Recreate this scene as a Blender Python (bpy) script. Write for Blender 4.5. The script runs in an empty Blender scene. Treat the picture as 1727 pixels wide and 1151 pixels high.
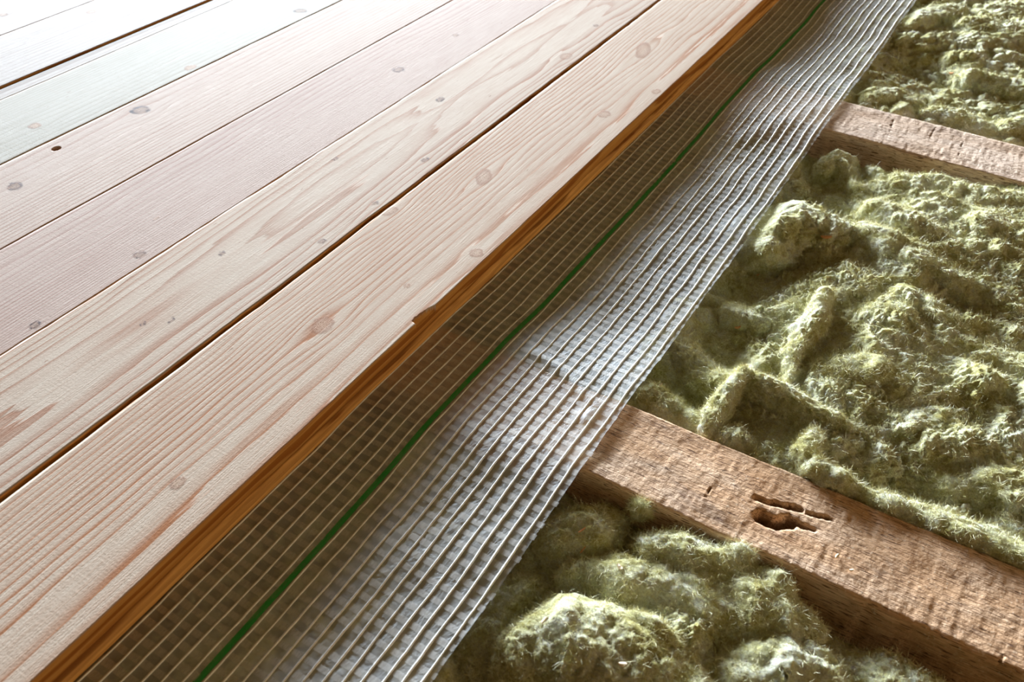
import bpy, math
import numpy as np
from mathutils import Matrix, Vector

# ------------------------------------------------------------------ camera, light, exposure
scene = bpy.context.scene
COL = scene.collection
camd = bpy.data.cameras.new('camera')
cam = bpy.data.objects.new('camera', camd)
COL.objects.link(cam)
scene.camera = cam
camd.sensor_width = 36.0
camd.lens = 31.70
camd.clip_start = 0.01
# right / up / back axes of the camera in the room (x right of the boards, y along the boards, z up)
R_ = Matrix(((0.85900582, -0.35248259, 0.3713018),
             (0.51132613, 0.55443304, -0.65661983),
             (0.02558507, 0.75389656, 0.65649476)))
cam.matrix_world = Matrix.Translation((0, 0, 0.53)) @ R_.to_4x4()
camd.dof.use_dof = True
camd.dof.focus_distance = 0.80
camd.dof.aperture_fstop = 11.0

world = bpy.data.worlds.new('world')
scene.world = world
world.use_nodes = True
bg = world.node_tree.nodes['Background']
bg.inputs['Color'].default_value = (1.0, 0.62, 0.25, 1)
bg.inputs['Strength'].default_value = 0.12

def window_light(name, loc, target, sx, sz, power, color):
    ld = bpy.data.lights.new(name, 'AREA')
    ld.shape = 'RECTANGLE'; ld.size = sx; ld.size_y = sz
    ld.energy = power; ld.color = color
    o = bpy.data.objects.new(name, ld); COL.objects.link(o)
    o.location = loc
    o.rotation_euler = (Vector(target) - Vector(loc)).to_track_quat('-Z', 'Y').to_euler()
    return o
window_light('window_light', (-6.40, 5.90, 1.06), (-0.2, 0.8, 0.0), 6.5, 1.38, 6100, (0.86, 0.935, 1.0))
window_light('warm_side_fill', (5.0, 0.2, 1.3), (-0.36, 0.7, 0.0), 1.6, 1.0, 62, (1.0, 0.70, 0.40))  # added unseen fill light, brightens the front board's shaded side face

scene.view_settings.view_transform = 'Standard'
scene.view_settings.look = 'None'
scene.view_settings.gamma = 1.0
scene.view_settings.use_curve_mapping = False
scene.view_settings.exposure = 0.0

# ------------------------------------------------------------------ noise in numpy
def _hash(ix, iy, iz, seed):
    h = (ix.astype(np.uint32) * np.uint32(374761393) + iy.astype(np.uint32) * np.uint32(668265263)
         + iz.astype(np.uint32) * np.uint32(2147483647) + np.uint32((seed * 144665 + 1013) & 0xffffffff))
    h = (h ^ (h >> np.uint32(13))) * np.uint32(1274126177)
    h = (h ^ (h >> np.uint32(16))) * np.uint32(2246822519)
    h = h ^ (h >> np.uint32(15))
    return h.astype(np.float32) * np.float32(2.0 / 4294967295.0) - np.float32(1.0)

def vnoise(p, scale, seed=0):
    q = (p / np.asarray(scale)).astype(np.float32) + np.float32(1000.37)
    f0 = np.floor(q); i = f0.astype(np.int64); f = q - f0
    f = f * f * f * (f * (f * 6 - 15) + 10)
    out = 0
    for dx in (0, 1):
        wx = f[..., 0] if dx else 1 - f[..., 0]
        for dy in (0, 1):
            wy = f[..., 1] if dy else 1 - f[..., 1]
            for dz in (0, 1):
                wz = f[..., 2] if dz else 1 - f[..., 2]
                out = out + wx * wy * wz * _hash(i[..., 0] + dx, i[..., 1] + dy, i[..., 2] + dz, seed)
    return out

def n2(x, y, sx, sy, seed=0):
    p = np.stack([x, y, np.zeros_like(x)], -1)
    return vnoise(p, (sx, sy, 1.0), seed)

def smooth(a, b, x):
    t = np.clip((x - a) / (b - a), 0, 1)
    return t * t * (3 - 2 * t)

# ------------------------------------------------------------------ object helpers
def tag(o, label=None, cat=None, group=None, kind=None):
    if label: o['label'] = label
    if cat: o['category'] = cat
    if group: o['group'] = group
    if kind: o['kind'] = kind
    return o

def link(name, me, parent=None):
    o = bpy.data.objects.new(name, me); COL.objects.link(o)
    if parent: o.parent = parent
    return o

def mesh_np(name, verts, quads, mat, parent=None, smooth_on=True, attrs=None, tris=None):
    """mesh object from numpy arrays of vertices and quads"""
    me = bpy.data.meshes.new(name)
    verts = np.asarray(verts, np.float32).reshape(-1, 3)
    k = 4 if tris is None else 3
    faces = np.asarray(quads if tris is None else tris, np.int32)
    me.vertices.add(len(verts)); me.vertices.foreach_set('co', verts.ravel())
    me.loops.add(faces.size); me.loops.foreach_set('vertex_index', faces.ravel())
    me.polygons.add(len(faces))
    me.polygons.foreach_set('loop_start', np.arange(0, faces.size, k, dtype=np.int32))
    if smooth_on:
        me.polygons.foreach_set('use_smooth', np.ones(len(faces), bool))
    for an, av in (attrs or {}).items():
        a = me.attributes.new(an, 'FLOAT', 'POINT'); a.data.foreach_set('value', np.asarray(av, np.float32).ravel())
    me.update(calc_edges=True); me.validate()
    me.materials.append(mat)
    return link(name, me, parent)

def grid_quads(nu, nv, wrap=False):
    i = np.arange(nu - 1)[:, None]; j = np.arange(nv - (0 if wrap else 1))[None, :]
    j2 = (j + 1) % nv
    a = i * nv + j; b = i * nv + j2; c = (i + 1) * nv + j2; d = (i + 1) * nv + j
    return np.stack([a, b, c, d], -1).reshape(-1, 4)

# ------------------------------------------------------------------ node helpers
class NT:
    def __init__(self, name):
        self.m = bpy.data.materials.new(name); self.m.use_nodes = True
        self.t = self.m.node_tree; self.t.nodes.clear()
        self.out = self.t.nodes.new('ShaderNodeOutputMaterial')
        self.tc = self.t.nodes.new('ShaderNodeTexCoord')
    def n(self, typ, **kw):
        nd = self.t.nodes.new(typ)
        for k, v in kw.items():
            if k.startswith('_'): setattr(nd, k[1:], v)
            else:
                s = nd.inputs[k.replace('__', ' ')] if not k.startswith('i') or not k[1:].isdigit() else nd.inputs[int(k[1:])]
                self.set(s, v)
        return nd
    def set(self, s, v):
        if isinstance(v, bpy.types.NodeSocket): self.t.links.new(v, s)
        else:
            if hasattr(s.default_value, '__len__') and not hasattr(v, '__len__'): v = [v] * len(s.default_value)
            if hasattr(v, '__len__') and len(v) == 3 and len(s.default_value) == 4: v = (*v, 1)
            s.default_value = v
    def math(self, op, a, b=0.0, c=0.0, clamp=False):
        nd = self.n('ShaderNodeMath', _operation=op, _use_clamp=clamp, i0=a, i1=b)
        if op in ('MULTIPLY_ADD',): self.set(nd.inputs[2], c)
        return nd.outputs[0]
    def attr(self, name):
        return self.n('ShaderNodeAttribute', _attribute_name=name).outputs['Fac']
    def noise(self, vec, scale, detail=2.0, rough=0.5, dist=0.0):
        return self.n('ShaderNodeTexNoise', Vector=vec, Scale=scale, Detail=detail, Roughness=rough, Distortion=dist).outputs['Fac']
    def mapv(self, scale, rot=(0, 0, 0)):
        return self.n('ShaderNodeMapping', Vector=self.tc.outputs['Object'], Scale=scale, Rotation=rot).outputs[0]
    def ramp(self, fac, stops):
        nd = self.n('ShaderNodeValToRGB', Fac=fac); cr = nd.color_ramp
        while len(cr.elements) < len(stops): cr.elements.new(0.5)
        for e, (p, c) in zip(cr.elements, stops):
            e.position = p; e.color = (*c, 1) if len(c) == 3 else c
        return nd.outputs[0]
    def rng(self, v, a, b, c=0.0, d=1.0):
        return self.n('ShaderNodeMapRange', _interpolation_type='SMOOTHSTEP', i0=v, i1=a, i2=b, i3=c, i4=d).outputs[0]
    def mix(self, fac, a, b, blend='MIX'):
        nd = self.n('ShaderNodeMix', _data_type='RGBA', _blend_type=blend)
        self.set(nd.inputs[0], fac); self.set(nd.inputs[6], a); self.set(nd.inputs[7], b)
        return nd.outputs[2]
    def surf(self, sh): self.t.links.new(sh, self.out.inputs[0])

# ------------------------------------------------------------------ wood of the boards
def board_material(name, base, tint, ringc, rstr, bumpk=1.0, seed=0.0):
    T = NT(name)
    vec = T.tc.outputs['Object']
    ring, knot, kr, dark, side = (T.attr(a) for a in ('ring', 'knot', 'knotr', 'dark', 'side'))
    jit = T.noise(T.mapv((160, 14, 90)), 1.0, 3, 0.6)
    r = T.math('ADD', ring, T.math('MULTIPLY', T.math('SUBTRACT', jit, 0.5), 0.30))
    r = T.math('ADD', r, T.math('MULTIPLY', T.noise(T.mapv((55, 1.3, 10)), 1.0, 2, 0.6), 1.7))
    fr = T.math('FRACT', r)
    late = T.math('POWER', fr, 3.4)
    late = T.math('MULTIPLY', late, T.rng(fr, 1.0, 0.93))
    rvar = T.noise(T.mapv((14, 1.6, 10)), 1.0, 2)
    late_s = T.math('MULTIPLY', late, T.math('MULTIPLY', T.rng(rvar, 0.25, 0.7, 0.55, 1.5), rstr), clamp=True)
    cloud = T.noise(T.mapv((9, 2.2, 9)), 1.0, 3, 0.55)
    col = T.mix(T.rng(cloud, 0.3, 0.7), base, tint)
    fib = T.noise(T.mapv((900, 22, 900)), 1.0, 3, 0.65)
    col = T.mix(T.rng(fib, 0.35, 0.68, 0.0, 0.30), col, ringc)
    col = T.mix(late_s, col, ringc)
    # saw-blade bands across the board
    saw = T.noise(T.mapv((26, 420, 26)), 1.0, 2, 0.6)
    col = T.mix(T.rng(saw, 0.5, 0.8, 0.0, 0.10), col, (0.50, 0.36, 0.27))
    # small dark resin flecks
    fl = T.noise(T.mapv((420, 70, 420)), 1.0, 1.5, 0.5)
    col = T.mix(T.rng(fl, 0.765, 0.80, 0.0, 0.75), col, (0.22, 0.10, 0.05))
    # knots
    kf = T.math('FRACT', kr)
    kcol = T.mix(T.math('POWER', kf, 2.2), (0.50, 0.36, 0.27), (0.28, 0.13, 0.08))
    pit = T.noise(vec, 900, 2)
    kcol = T.mix(T.rng(pit, 0.56, 0.64), kcol, (0.16, 0.07, 0.03))
    col = T.mix(T.math('MULTIPLY', knot, 0.72), col, kcol)
    col = T.mix(dark, col, (0.06, 0.05, 0.065))
    # planed side face: warm bounced light put into the colour, bands of early and late wood
    sb = T.noise(T.mapv((60, 5.0, 160)), 1.0, 3, 0.6, 0.4)
    sfr = T.math('FRACT', T.math('ADD', ring, T.math('MULTIPLY', sb, 0.8)))
    scol = T.ramp(sfr, [(0.0, (0.62, 0.27, 0.06)), (0.45, (0.85, 0.46, 0.14)), (0.58, (0.36, 0.12, 0.02)), (0.80, (0.26, 0.07, 0.012)), (0.88, (0.82, 0.44, 0.13))])
    zc = T.n('ShaderNodeSeparateXYZ', Vector=vec).outputs[2]
    wav = T.noise(T.mapv((10, 7, 10)), 1.0, 3, 0.6)
    zc = T.math('ADD', zc, T.math('MULTIPLY', T.math('SUBTRACT', wav, 0.5), 0.010))
    scol = T.mix(T.rng(zc, 0.0105, 0.0095), T.mix(0.55, scol, (0.36, 0.15, 0.035)), T.mix(0.6, scol, (0.78, 0.45, 0.16)))  # lower lip painted lighter, as if catching light
    scol = T.mix(T.rng(T.math('ABSOLUTE', T.math('SUBTRACT', zc, 0.0125)), 0.0030, 0.0012, 0.0, 0.7), scol, (0.14, 0.045, 0.012))  # shade of the groove painted in as a dark band
    sfib = T.noise(T.mapv((300, 18, 700)), 1.0, 3, 0.7)
    scol = T.mix(T.rng(sfib, 0.4, 0.75, 0, 0.35), scol, (0.22, 0.07, 0.015))
    col = T.mix(side, col, scol)
    h = T.math('ADD', T.math('MULTIPLY', late, 0.30), T.math('MULTIPLY', fib, 1.8))
    h = T.math('ADD', h, T.math('MULTIPLY', saw, 0.7))
    fuzz = T.noise(T.mapv((1500, 500, 1500)), 1.0, 2)
    h = T.math('ADD', h, T.math('MULTIPLY', fuzz, 1.6))
    h = T.math('ADD', h, T.math('MULTIPLY', T.math('MULTIPLY', pit, knot), -1.2))
    bmp = T.n('ShaderNodeBump', Strength=0.16 * bumpk, Distance=0.0006, Height=h)
    rough = T.math('ADD', 0.62, T.math('MULTIPLY', fib, 0.16))
    rough = T.math('ADD', rough, T.math('MULTIPLY', side, 0.2))
    b = T.n('ShaderNodeBsdfPrincipled', Base__Color=col, Roughness=rough, Normal=bmp.outputs[0])
    b.inputs['Specular IOR Level'].default_value = 0.04
    T.surf(b.outputs[0])
    return T.m

def lines(a, b, step, fine=()):
    """grid lines from a to b, step apart, with finer stretches (lo, hi, step)"""
    s = [a]; x = a
    while x < b - 1e-6:
        st = step
        for lo, hi, fs in fine:
            if lo <= x < hi: st = fs
            elif x < lo < x + st: st = max(lo - x, fs)
        x = min(x + st, b); s.append(x)
    return np.array(s)

def board(name, label, x0, x1, y0, y1, ztop, mat, ringf, knots=(), groove=False, fine_y=(), fine_x=(),
          hole=None, chip=None, lip=False, edge_seed=0, thick=0.03, edge_amp=0.0006, ledge=0.0):
    """one floor board: cross-section profile swept along y; attributes carry the grain"""
    xs = lines(x0 + 0.0008, x1 - 0.0008, 0.0022, fine_x)
    fine_y = sorted(list(fine_y) + [(q[1] - q[3] * 1.4, q[1] + q[3] * 1.4, 0.0013) for q in knots])
    zb = ztop - thick
    prof = [(x0, zb, 1), (x0, zb + 0.01, 1), (x0, zb + 0.02, 1), (x0, ztop - 0.0008, 1)]
    prof += [(x, ztop, 0) for x in xs]
    if groove:
        rp = [(0, -0.0008), (0, -0.004), (0, -0.008), (0, -0.0125), (-0.0002, -0.0145), (-0.0026, -0.0152), (-0.0028, -0.018),
              (-0.0022, -0.0196), (-0.0001, -0.0202), (0, -0.0225), (0, -0.026), (0, -0.0295), (-0.0006, -thick)]
        prof += [(x1 + dx, ztop + dz, 1) for dx, dz in rp]
    else:
        prof += [(x1, ztop - 0.0008, 1), (x1, zb + 0.02, 1), (x1, zb + 0.01, 1), (x1, zb, 1)]
    P = np.array(prof)
    ys = lines(y0, y1, 0.0075, fine_y)
    X = np.repeat(P[None, :, 0], len(ys), 0); Z = np.repeat(P[None, :, 1], len(ys), 0); S = np.repeat(P[None, :, 2], len(ys), 0)
    Y = np.repeat(ys[:, None], len(P), 1)
    wl = (n2(Y, Y * 0 + 1.0 + edge_seed, 0.05, 1, 3) + 0.6 * n2(Y, Y * 0 + 7.0 + edge_seed, 0.013, 1, 4)) * edge_amp
    wr = (n2(Y, Y * 0 + 31.0 + edge_seed, 0.06, 1, 5) + 0.5 * n2(Y, Y * 0 + 17.0 + edge_seed, 0.012, 1, 6)) * edge_amp * (0.6 if groove else 1)
    w = (X - x0) / (x1 - x0)
    X = X + wl * smooth(0.04, 0.0, w) + wr * smooth(0.96, 1.0, w)
    v = X - x0; u = Y.copy()
    side = S.copy()
    dark = np.zeros_like(X); knot = np.zeros_like(X); kr = np.zeros_like(X)
    # grain field, flowing round the knots
    vv = v.copy()
    for k in knots:
        kx, ky, rx, ry, ang, strength, deep = k[:7]
        dx, dy = X - kx, Y - ky
        ca, sa = math.cos(ang), math.sin(ang)
        a = (dx * ca + dy * sa) / rx; b = (-dx * sa + dy * ca) / ry
        d = np.sqrt(a * a + b * b) * (1 + 0.22 * n2(np.arctan2(b, a), X * 0 + ky * 90, 0.9, 1, 15) + 0.10 * n2(X, Y, 0.003, 0.003, 16))
        infl = np.exp(-((dx / (rx * 1.9)) ** 2 + (dy / (max(ry, rx) * 3.0)) ** 2))
        vv = vv - (v - (kx - x0)) * infl * strength
        m = smooth(1.15, 0.85, d)
        knot = np.maximum(knot, m); kr = np.where(m > 0.01, d * 0.98, kr)
        ang_n = n2(np.arctan2(b, a), X * 0 + kx * 50, 0.8, 1, 13)
        dark = np.maximum(dark, deep * smooth(0.34, 0.10, np.abs(d - 0.90)) * np.clip(0.65 + 0.9 * ang_n, 0, 1))
        if deep > 0.35: dark = np.maximum(dark, deep * 0.50 * smooth(1.0, 0.7, d) * (0.7 + 0.5 * n2(X, Y, 0.002, 0.002, 14)))
    ring = ringf(vv, u, x1 - x0)
    if hole is not None:
        hx, hy, hr = hole
        d = np.hypot((X - hx), (Y - hy) * 0.9)
        dep = smooth(hr * 1.15, hr * 0.75, d) * (1 - S)
        Z = Z - 0.013 * dep
        side = np.maximum(side, smooth(hr * 1.2, hr * 0.95, d))
    if chip is not None:
        # splinter torn out of the top edge: (y, depth into the board)
        cy = np.array([c[0] for c in chip]); cd = np.array([c[1] for c in chip])
        cdep = np.interp(Y, cy, cd, 0, 0) * (1 + 0.25 * n2(Y, Y * 0, 0.0015, 1, 9))
        inx = (x1 - X) < cdep
        ramp = np.clip((cdep - (x1 - X)) / np.maximum(cdep, 1e-5), 0, 1)
        lower = np.where(inx, 0.0016 + 0.0055 * ramp, 0) * (cdep > 0.0004)
        Z = np.where((Z > ztop - 0.0075) & (X > x1 - 0.02), np.minimum(Z, ztop - lower), Z)
        side = np.maximum(side, ((lower > 0.0005) & (Z > ztop - 0.01)).astype(float))
    if ledge:
        pass
    # side faces carry on the grain downwards
    ring = ring + S * (X > (x0 + x1) / 2) * ((ztop - Z) * 62 + 0.9 * n2(Y, Z, 0.35, 0.02, 12))
    ring = ring + S * (X < (x0 + x1) / 2) * (ztop - Z) * 120
    V = np.stack([X, Y, Z], -1)
    nu, nv = X.shape
    q = grid_quads(nu, nv, wrap=True)
    base = nu * nv
    vb = V.reshape(-1, 3)
    o = mesh_np(name, vb, q[:, ::-1], mat,
                attrs={'ring': ring, 'knot': knot * (1 - S), 'knotr': kr, 'dark': dark * (1 - S), 'side': side})
    tag(o, label, 'floorboard')
    return o

# grain layouts (v across from the left edge, u along)
def dens(v, pts):
    """ring count as a function of v from (v, rings per metre) control points"""
    vs = np.linspace(-0.03, 0.17, 400); d = np.interp(vs, [p[0] for p in pts], [p[1] for p in pts])
    c = np.cumsum(d) * (vs[1] - vs[0])
    return np.interp(v, vs, c)

def ring1(v, u, w):
    wob = 0.0022 * n2(v, u, 0.035, 0.06, 21) + 0.004 * n2(v, u, 0.09, 0.30, 22)
    d = v + wob + 0.020 * (u - 0.6) * smooth(0.10, 0.0, v) * 0.6
    return dens(d, [(-.03, 190), (0.0, 170), (.03, 185), (.055, 150), (.075, 115), (.095, 60), (.115, 35), (.13, 60), (.16, 90)])

def ring2(v, u, w):
    wob = 0.003 * n2(v, u, 0.03, 0.07, 31) + 0.004 * n2(v, u, 0.08, 0.25, 32)
    a = np.abs(v + wob - 0.060 - 0.010 * np.sin(u * 5.2))
    g = dens(a, [(-.03, 25), (0.0, 28), (.02, 45), (.04, 90), (.055, 130), (.07, 160), (.16, 150)])
    bell = np.exp(-((u - 0.86) / 0.12) ** 2) * 1.8 + np.exp(-((u - 1.15) / 0.16) ** 2) * 2.0 + np.exp(-((u - 0.35) / 0.14) ** 2) * 1.3
    return g + bell * smooth(0.055, 0.0, a) + 0.5

def ring3(v, u, w):
    wob = 0.0020 * n2(v, u, 0.025, 0.09, 41) + 0.003 * n2(v, u, 0.09, 0.4, 42)
    g = dens(v + wob, [(-.03, 90), (0.0, 80), (.03, 120), (.06, 190), (.10, 300), (.13, 380)])
    return g + 1.6 * np.exp(-((u - 0.80) / 0.22) ** 2 - ((v - 0.03) / 0.03) ** 2)

def ring4(v, u, w):
    wob = 0.0015 * n2(v, u, 0.03, 0.10, 51) + 0.003 * n2(v, u, 0.09, 0.4, 52)
    return dens(v + wob, [(-.03, 60), (0.0, 70), (.04, 110), (.08, 160), (.13, 190)])

def ring5(v, u, w):
    wob = 0.002 * n2(v, u, 0.03, 0.10, 61) + 0.003 * n2(v, u, 0.09, 0.4, 62)
    return dens(v + wob, [(-.03, 60), (0.0, 240), (.03, 200), (.06, 100), (.13, 120)])

def ring6(v, u, w):
    wob = 0.002 * n2(v, u, 0.03, 0.10, 71)
    return dens(v + wob, [(-.03, 60), (0.0, 90), (.05, 150), (.13, 100)])

BASE = (0.83, 0.74, 0.66)
m1 = board_material('pine_warm', (0.542, 0.452, 0.370), (0.593, 0.520, 0.439), (0.36, 0.16, 0.075), 1.1, 1.25)
m2 = board_material('pine_cream', (0.576, 0.503, 0.426), (0.550, 0.477, 0.408), (0.353, 0.189, 0.120), 1.0)
m3 = board_material('pine_pink', (0.53, 0.445, 0.40), (0.49, 0.405, 0.365), (0.34, 0.20, 0.165), 0.85)
m4 = board_material('pine_pale_pink', (0.516, 0.439, 0.396), (0.542, 0.464, 0.413), (0.361, 0.232, 0.181), 0.9)
m5 = board_material('spruce_greenish', (0.447, 0.447, 0.417), (0.482, 0.482, 0.447), (0.335, 0.310, 0.258), 0.8)
m6 = board_material('pine_white', (0.473, 0.456, 0.447), (0.456, 0.430, 0.421), (0.318, 0.267, 0.249), 0.8)

Y0, Y1 = -0.25, 2.3
k = lambda x, y, rx, ry, ang=0.0, s=0.85, deep=0.0: (x, y, rx, ry, ang, s, deep)
board('floorboard', 'front pine floorboard with dense wavy grain, its grooved brown edge exposed beside the film',
      -0.4935, -0.3640, Y0, Y1, 0.0300, m1, ring1,
      knots=[k(-.4301, .4316, .0085, .0120, 0.0), k(-.4454, .7133, .0085, .0170, .5), k(-.4393, 1.1108, .0100, .0260, .3),
             k(-.4014, .9133, .0070, .0090), k(-.3735, 1.0049, .0050, .0080), k(-.3770, .5919, .0065, .0075, 0, .5),
             k(-.4022, .5146, .0028, .0035, 0, .7), k(-.4040, .2420, .0050, .0070, 0, .6, .12), k(-.4880, .6055, .0060, .0100, 0, .8)],
      groove=True, fine_y=[(0.465, 0.520, 0.0008)], fine_x=[(-0.3745, -0.364, 0.0009)],
      chip=[(.4745, 0.0), (.4765, .0045), (.4800, .0052), (.4900, .0042), (.5000, .0022), (.5070, .0)], edge_amp=0.0009)
board('floorboard', 'cream pine floorboard with looping cathedral grain, second from the film',
      -0.6240, -0.4975, Y0, Y1, 0.0302, m2, ring2,
      knots=[k(-.5853, .8371, .0045, .0060, 0, .9, 0.95), k(-.5171, 1.0349, .0075, .0110, 0, .8), k(-.5171, .7081, .0032, .0045, 0, .9, 0.9),
             k(-.6003, .6565, .0028, .0038, 0, .8, 0.9), k(-.5099, .6086, .0032, .0040, 0, .8, 0.8), k(-.5113, .5276, .0036, .0042, 0, .8, 0.9),
             k(-.5764, .4613, .0028, .0038, 0, .8, 1.0), k(-.5593, .3511, .0020, .0028, 0, .8, 1.0), k(-.5316, 1.1514, .003, .004, 0, .8, 0.9),
             k(-.5424, .3675, .0012, .0042, .2, .1, 1.0)],
      edge_seed=3, edge_amp=0.0013)
board('floorboard', 'pinkish pine floorboard with fine straight grain, third from the film',
      -0.7524, -0.6246, Y0, Y1, 0.0298, m3, ring3,
      knots=[k(-.6388, .4188, .0052, .0060, 0, .8, .85), k(-.6773, .8781, .0066, .0074, 0, .8, .8), k(-.6777, 1.0109, .004, .005, 0, .8, .4),
             k(-.6340, .3015, .0036, .0050, 0, .6, 1.0), k(-.6720, .470, .0012, .004, 0, .3, .2)],
      edge_seed=5)
board('floorboard', 'pale pink floorboard with two grey knots and a round peg hole',
      -0.8850, -0.7527, Y0, Y1, 0.0301, m4, ring4,
      knots=[k(-.8598, .6207, .0105, .0085, .6, .8, 1.0), k(-.8370, .4344, .0068, .0072, 0, .8, .95)],
      hole=(-.8658, .5078, .0042), fine_y=[(0.498, 0.518, 0.0007)], fine_x=[(-0.8735, -0.858, 0.0007)], edge_seed=8)
board('floorboard', 'greenish white floorboard, fifth from the film, rougher along one edge',
      -1.0150, -0.8862, Y0, Y1, 0.0300, m5, ring5,
      knots=[k(-.9089, .9583, .0090, .0075, .5, .8, .95), k(-.9284, .5298, .0070, .0070, 0, .7, .15), k(-.8985, .7358, .0060, .0080, 0, .6, .1)],
      edge_seed=11)
board('floorboard', 'whitish floorboard bordering the wide dark joint on its far side',
      -1.1760, -1.0455, Y0, Y1, 0.0304, m6, ring6,
      knots=[k(-1.1453, .7899, .007, .008, 0, .7, .15)], edge_seed=14)
board('floorboard', 'second floorboard beyond the wide dark joint, whitish, cut by the far left corner',
      -1.3070, -1.1772, Y0, Y1, 0.0302, m6, ring6,
      knots=[k(-1.2359, .7144, .006, .006, 0, .7, .4)], edge_seed=19)
board('floorboard', 'last sliver of whitish floorboard in the extreme far left corner',
      -1.4380, -1.3082, Y0, Y1, 0.0300, m6, ring6, edge_seed=23)
ts = board('wood_strip', 'narrow pale wood strip lying in the wide joint between two floorboards',
      -1.0410, -1.0160, Y0, Y1, 0.0292, m6, ring6, edge_seed=29)
ts['category'] = 'wood strip'

# ------------------------------------------------------------------ joists
def joist_material(name, c0, c1, c2):
    T = NT(name)
    vec = T.tc.outputs['Object']
    big = T.noise(T.mapv((9, 22, 20)), 1.0, 4, 0.6, 0.6)
    col = T.ramp(big, [(0.30, c0), (0.5, c1), (0.68, c2)])
    grey = T.noise(T.mapv((14, 30, 20)), 1.0, 3, 0.6, 0.8)
    col = T.mix(T.rng(grey, 0.56, 0.74, 0, 0.55), col, (0.36, 0.29, 0.25))
    fib = T.noise(T.mapv((26, 1000, 900)), 1.0, 3, 0.7)
    col = T.mix(T.rng(fib, 0.40, 0.62, 0, 0.55), col, (0.34, 0.18, 0.09))
    pore = T.noise(T.mapv((95, 1300, 1000)), 1.0, 1.5, 0.5)
    col = T.mix(T.rng(pore, 0.57, 0.66, 0, 0.9), col, (0.13, 0.06, 0.03))
    fleck = T.noise(T.mapv((420, 380, 300)), 1.0, 2, 0.6)
    col = T.mix(T.rng(fleck, 0.60, 0.70, 0, 0.6), col, (0.80, 0.66, 0.50))
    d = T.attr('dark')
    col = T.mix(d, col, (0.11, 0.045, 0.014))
    saw = T.noise(T.mapv((300, 25, 25)), 1.0, 2, 0.6, 0.2)
    h = T.math('ADD', T.math('MULTIPLY', saw, T.rng(big, 0.44, 0.62, 0.0, 0.55)), T.math('MULTIPLY', fib, 0.8))
    h = T.math('ADD', h, T.math('MULTIPLY', fleck, 1.0))
    h = T.math('SUBTRACT', h, T.math('MULTIPLY', T.rng(pore, 0.6, 0.72), 0.7))
    bmp = T.n('ShaderNodeBump', Strength=0.5, Distance=0.0010, Height=h)
    b = T.n('ShaderNodeBsdfPrincipled', Base__Color=col, Roughness=0.85, Normal=bmp.outputs[0])
    b.inputs['Specular IOR Level'].default_value = 0.25
    T.surf(b.outputs[0])
    return T.m

def seg_dist(X, Y, pts):
    best = np.full(X.shape, 9.0)
    for (ax, ay), (bx, by) in zip(pts[:-1], pts[1:]):
        vx, vy = bx - ax, by - ay
        t = np.clip(((X - ax) * vx + (Y - ay) * vy) / (vx * vx + vy * vy), 0, 1)
        best = np.minimum(best, np.hypot(X - ax - t * vx, Y - ay - t * vy))
    return best

def joist(label, y0, y1, mat, seed, slits=(), wane=0.0):
    xs = lines(-0.75, 1.1, 0.02, [(-0.45, -0.18, 0.004), (-0.18, 0.22, 0.0012)])
    n = 60
    ys = np.linspace(y0 + 0.001, y1 - 0.001, n)
    zs = np.linspace(-0.115, -0.0016, 22)
    prof = [(y0, z, 1) for z in zs] + [(y, 0.0, 0) for y in ys] + [(y1, z, 1) for z in zs[::-1]]
    P = np.array(prof)
    X = np.repeat(xs[:, None], len(P), 1)
    Y = np.repeat(P[None, :, 0], len(xs), 0); Z = np.repeat(P[None, :, 1], len(xs), 0); S = np.repeat(P[None, :, 2], len(xs), 0)
    t = (Y - y0) / (y1 - y0)
    lo = 0.0014 * n2(X, X * 0 + seed, 0.05, 1, 81) + 0.0007 * n2(X, X * 0 + seed, 0.008, 1, 82)
    hi = 0.0016 * n2(X, X * 0 + seed + 9, 0.07, 1, 83) + 0.0005 * n2(X, X * 0 + seed, 0.006, 1, 84)
    Y = Y + lo * (1 - t) + hi * t
    # worn, rounded front arris
    er = 0.0025 + 0.003 * np.clip(n2(X, X * 0 + seed, 0.06, 1, 85), 0, 1)
    e = np.clip(1 - (Y - y0) / er, 0, 1) * (1 - S)
    Z = Z - e * e * 0.0022
    Z = Z + (1 - S) * (0.0008 * n2(X, Y, 0.05, 0.02, 86) + 0.0003 * n2(X, Y, 0.004, 0.02, 87) + 0.00022 * n2(X, Y, 0.0025, 0.0025, 88))
    Y = Y + S * 0.0006 * n2(X, Z, 0.02, 0.004, 89)
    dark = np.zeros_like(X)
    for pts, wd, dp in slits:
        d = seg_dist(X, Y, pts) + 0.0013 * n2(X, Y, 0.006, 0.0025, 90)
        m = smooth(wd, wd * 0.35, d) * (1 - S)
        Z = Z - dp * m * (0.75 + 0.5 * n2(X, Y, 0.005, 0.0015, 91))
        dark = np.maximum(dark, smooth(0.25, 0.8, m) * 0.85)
    V = np.stack([X, Y, Z], -1)
    o = mesh_np('joist', V, grid_quads(*X.shape, wrap=True), mat, attrs={'dark': dark})
    return tag(o, label, 'joist')

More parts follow.
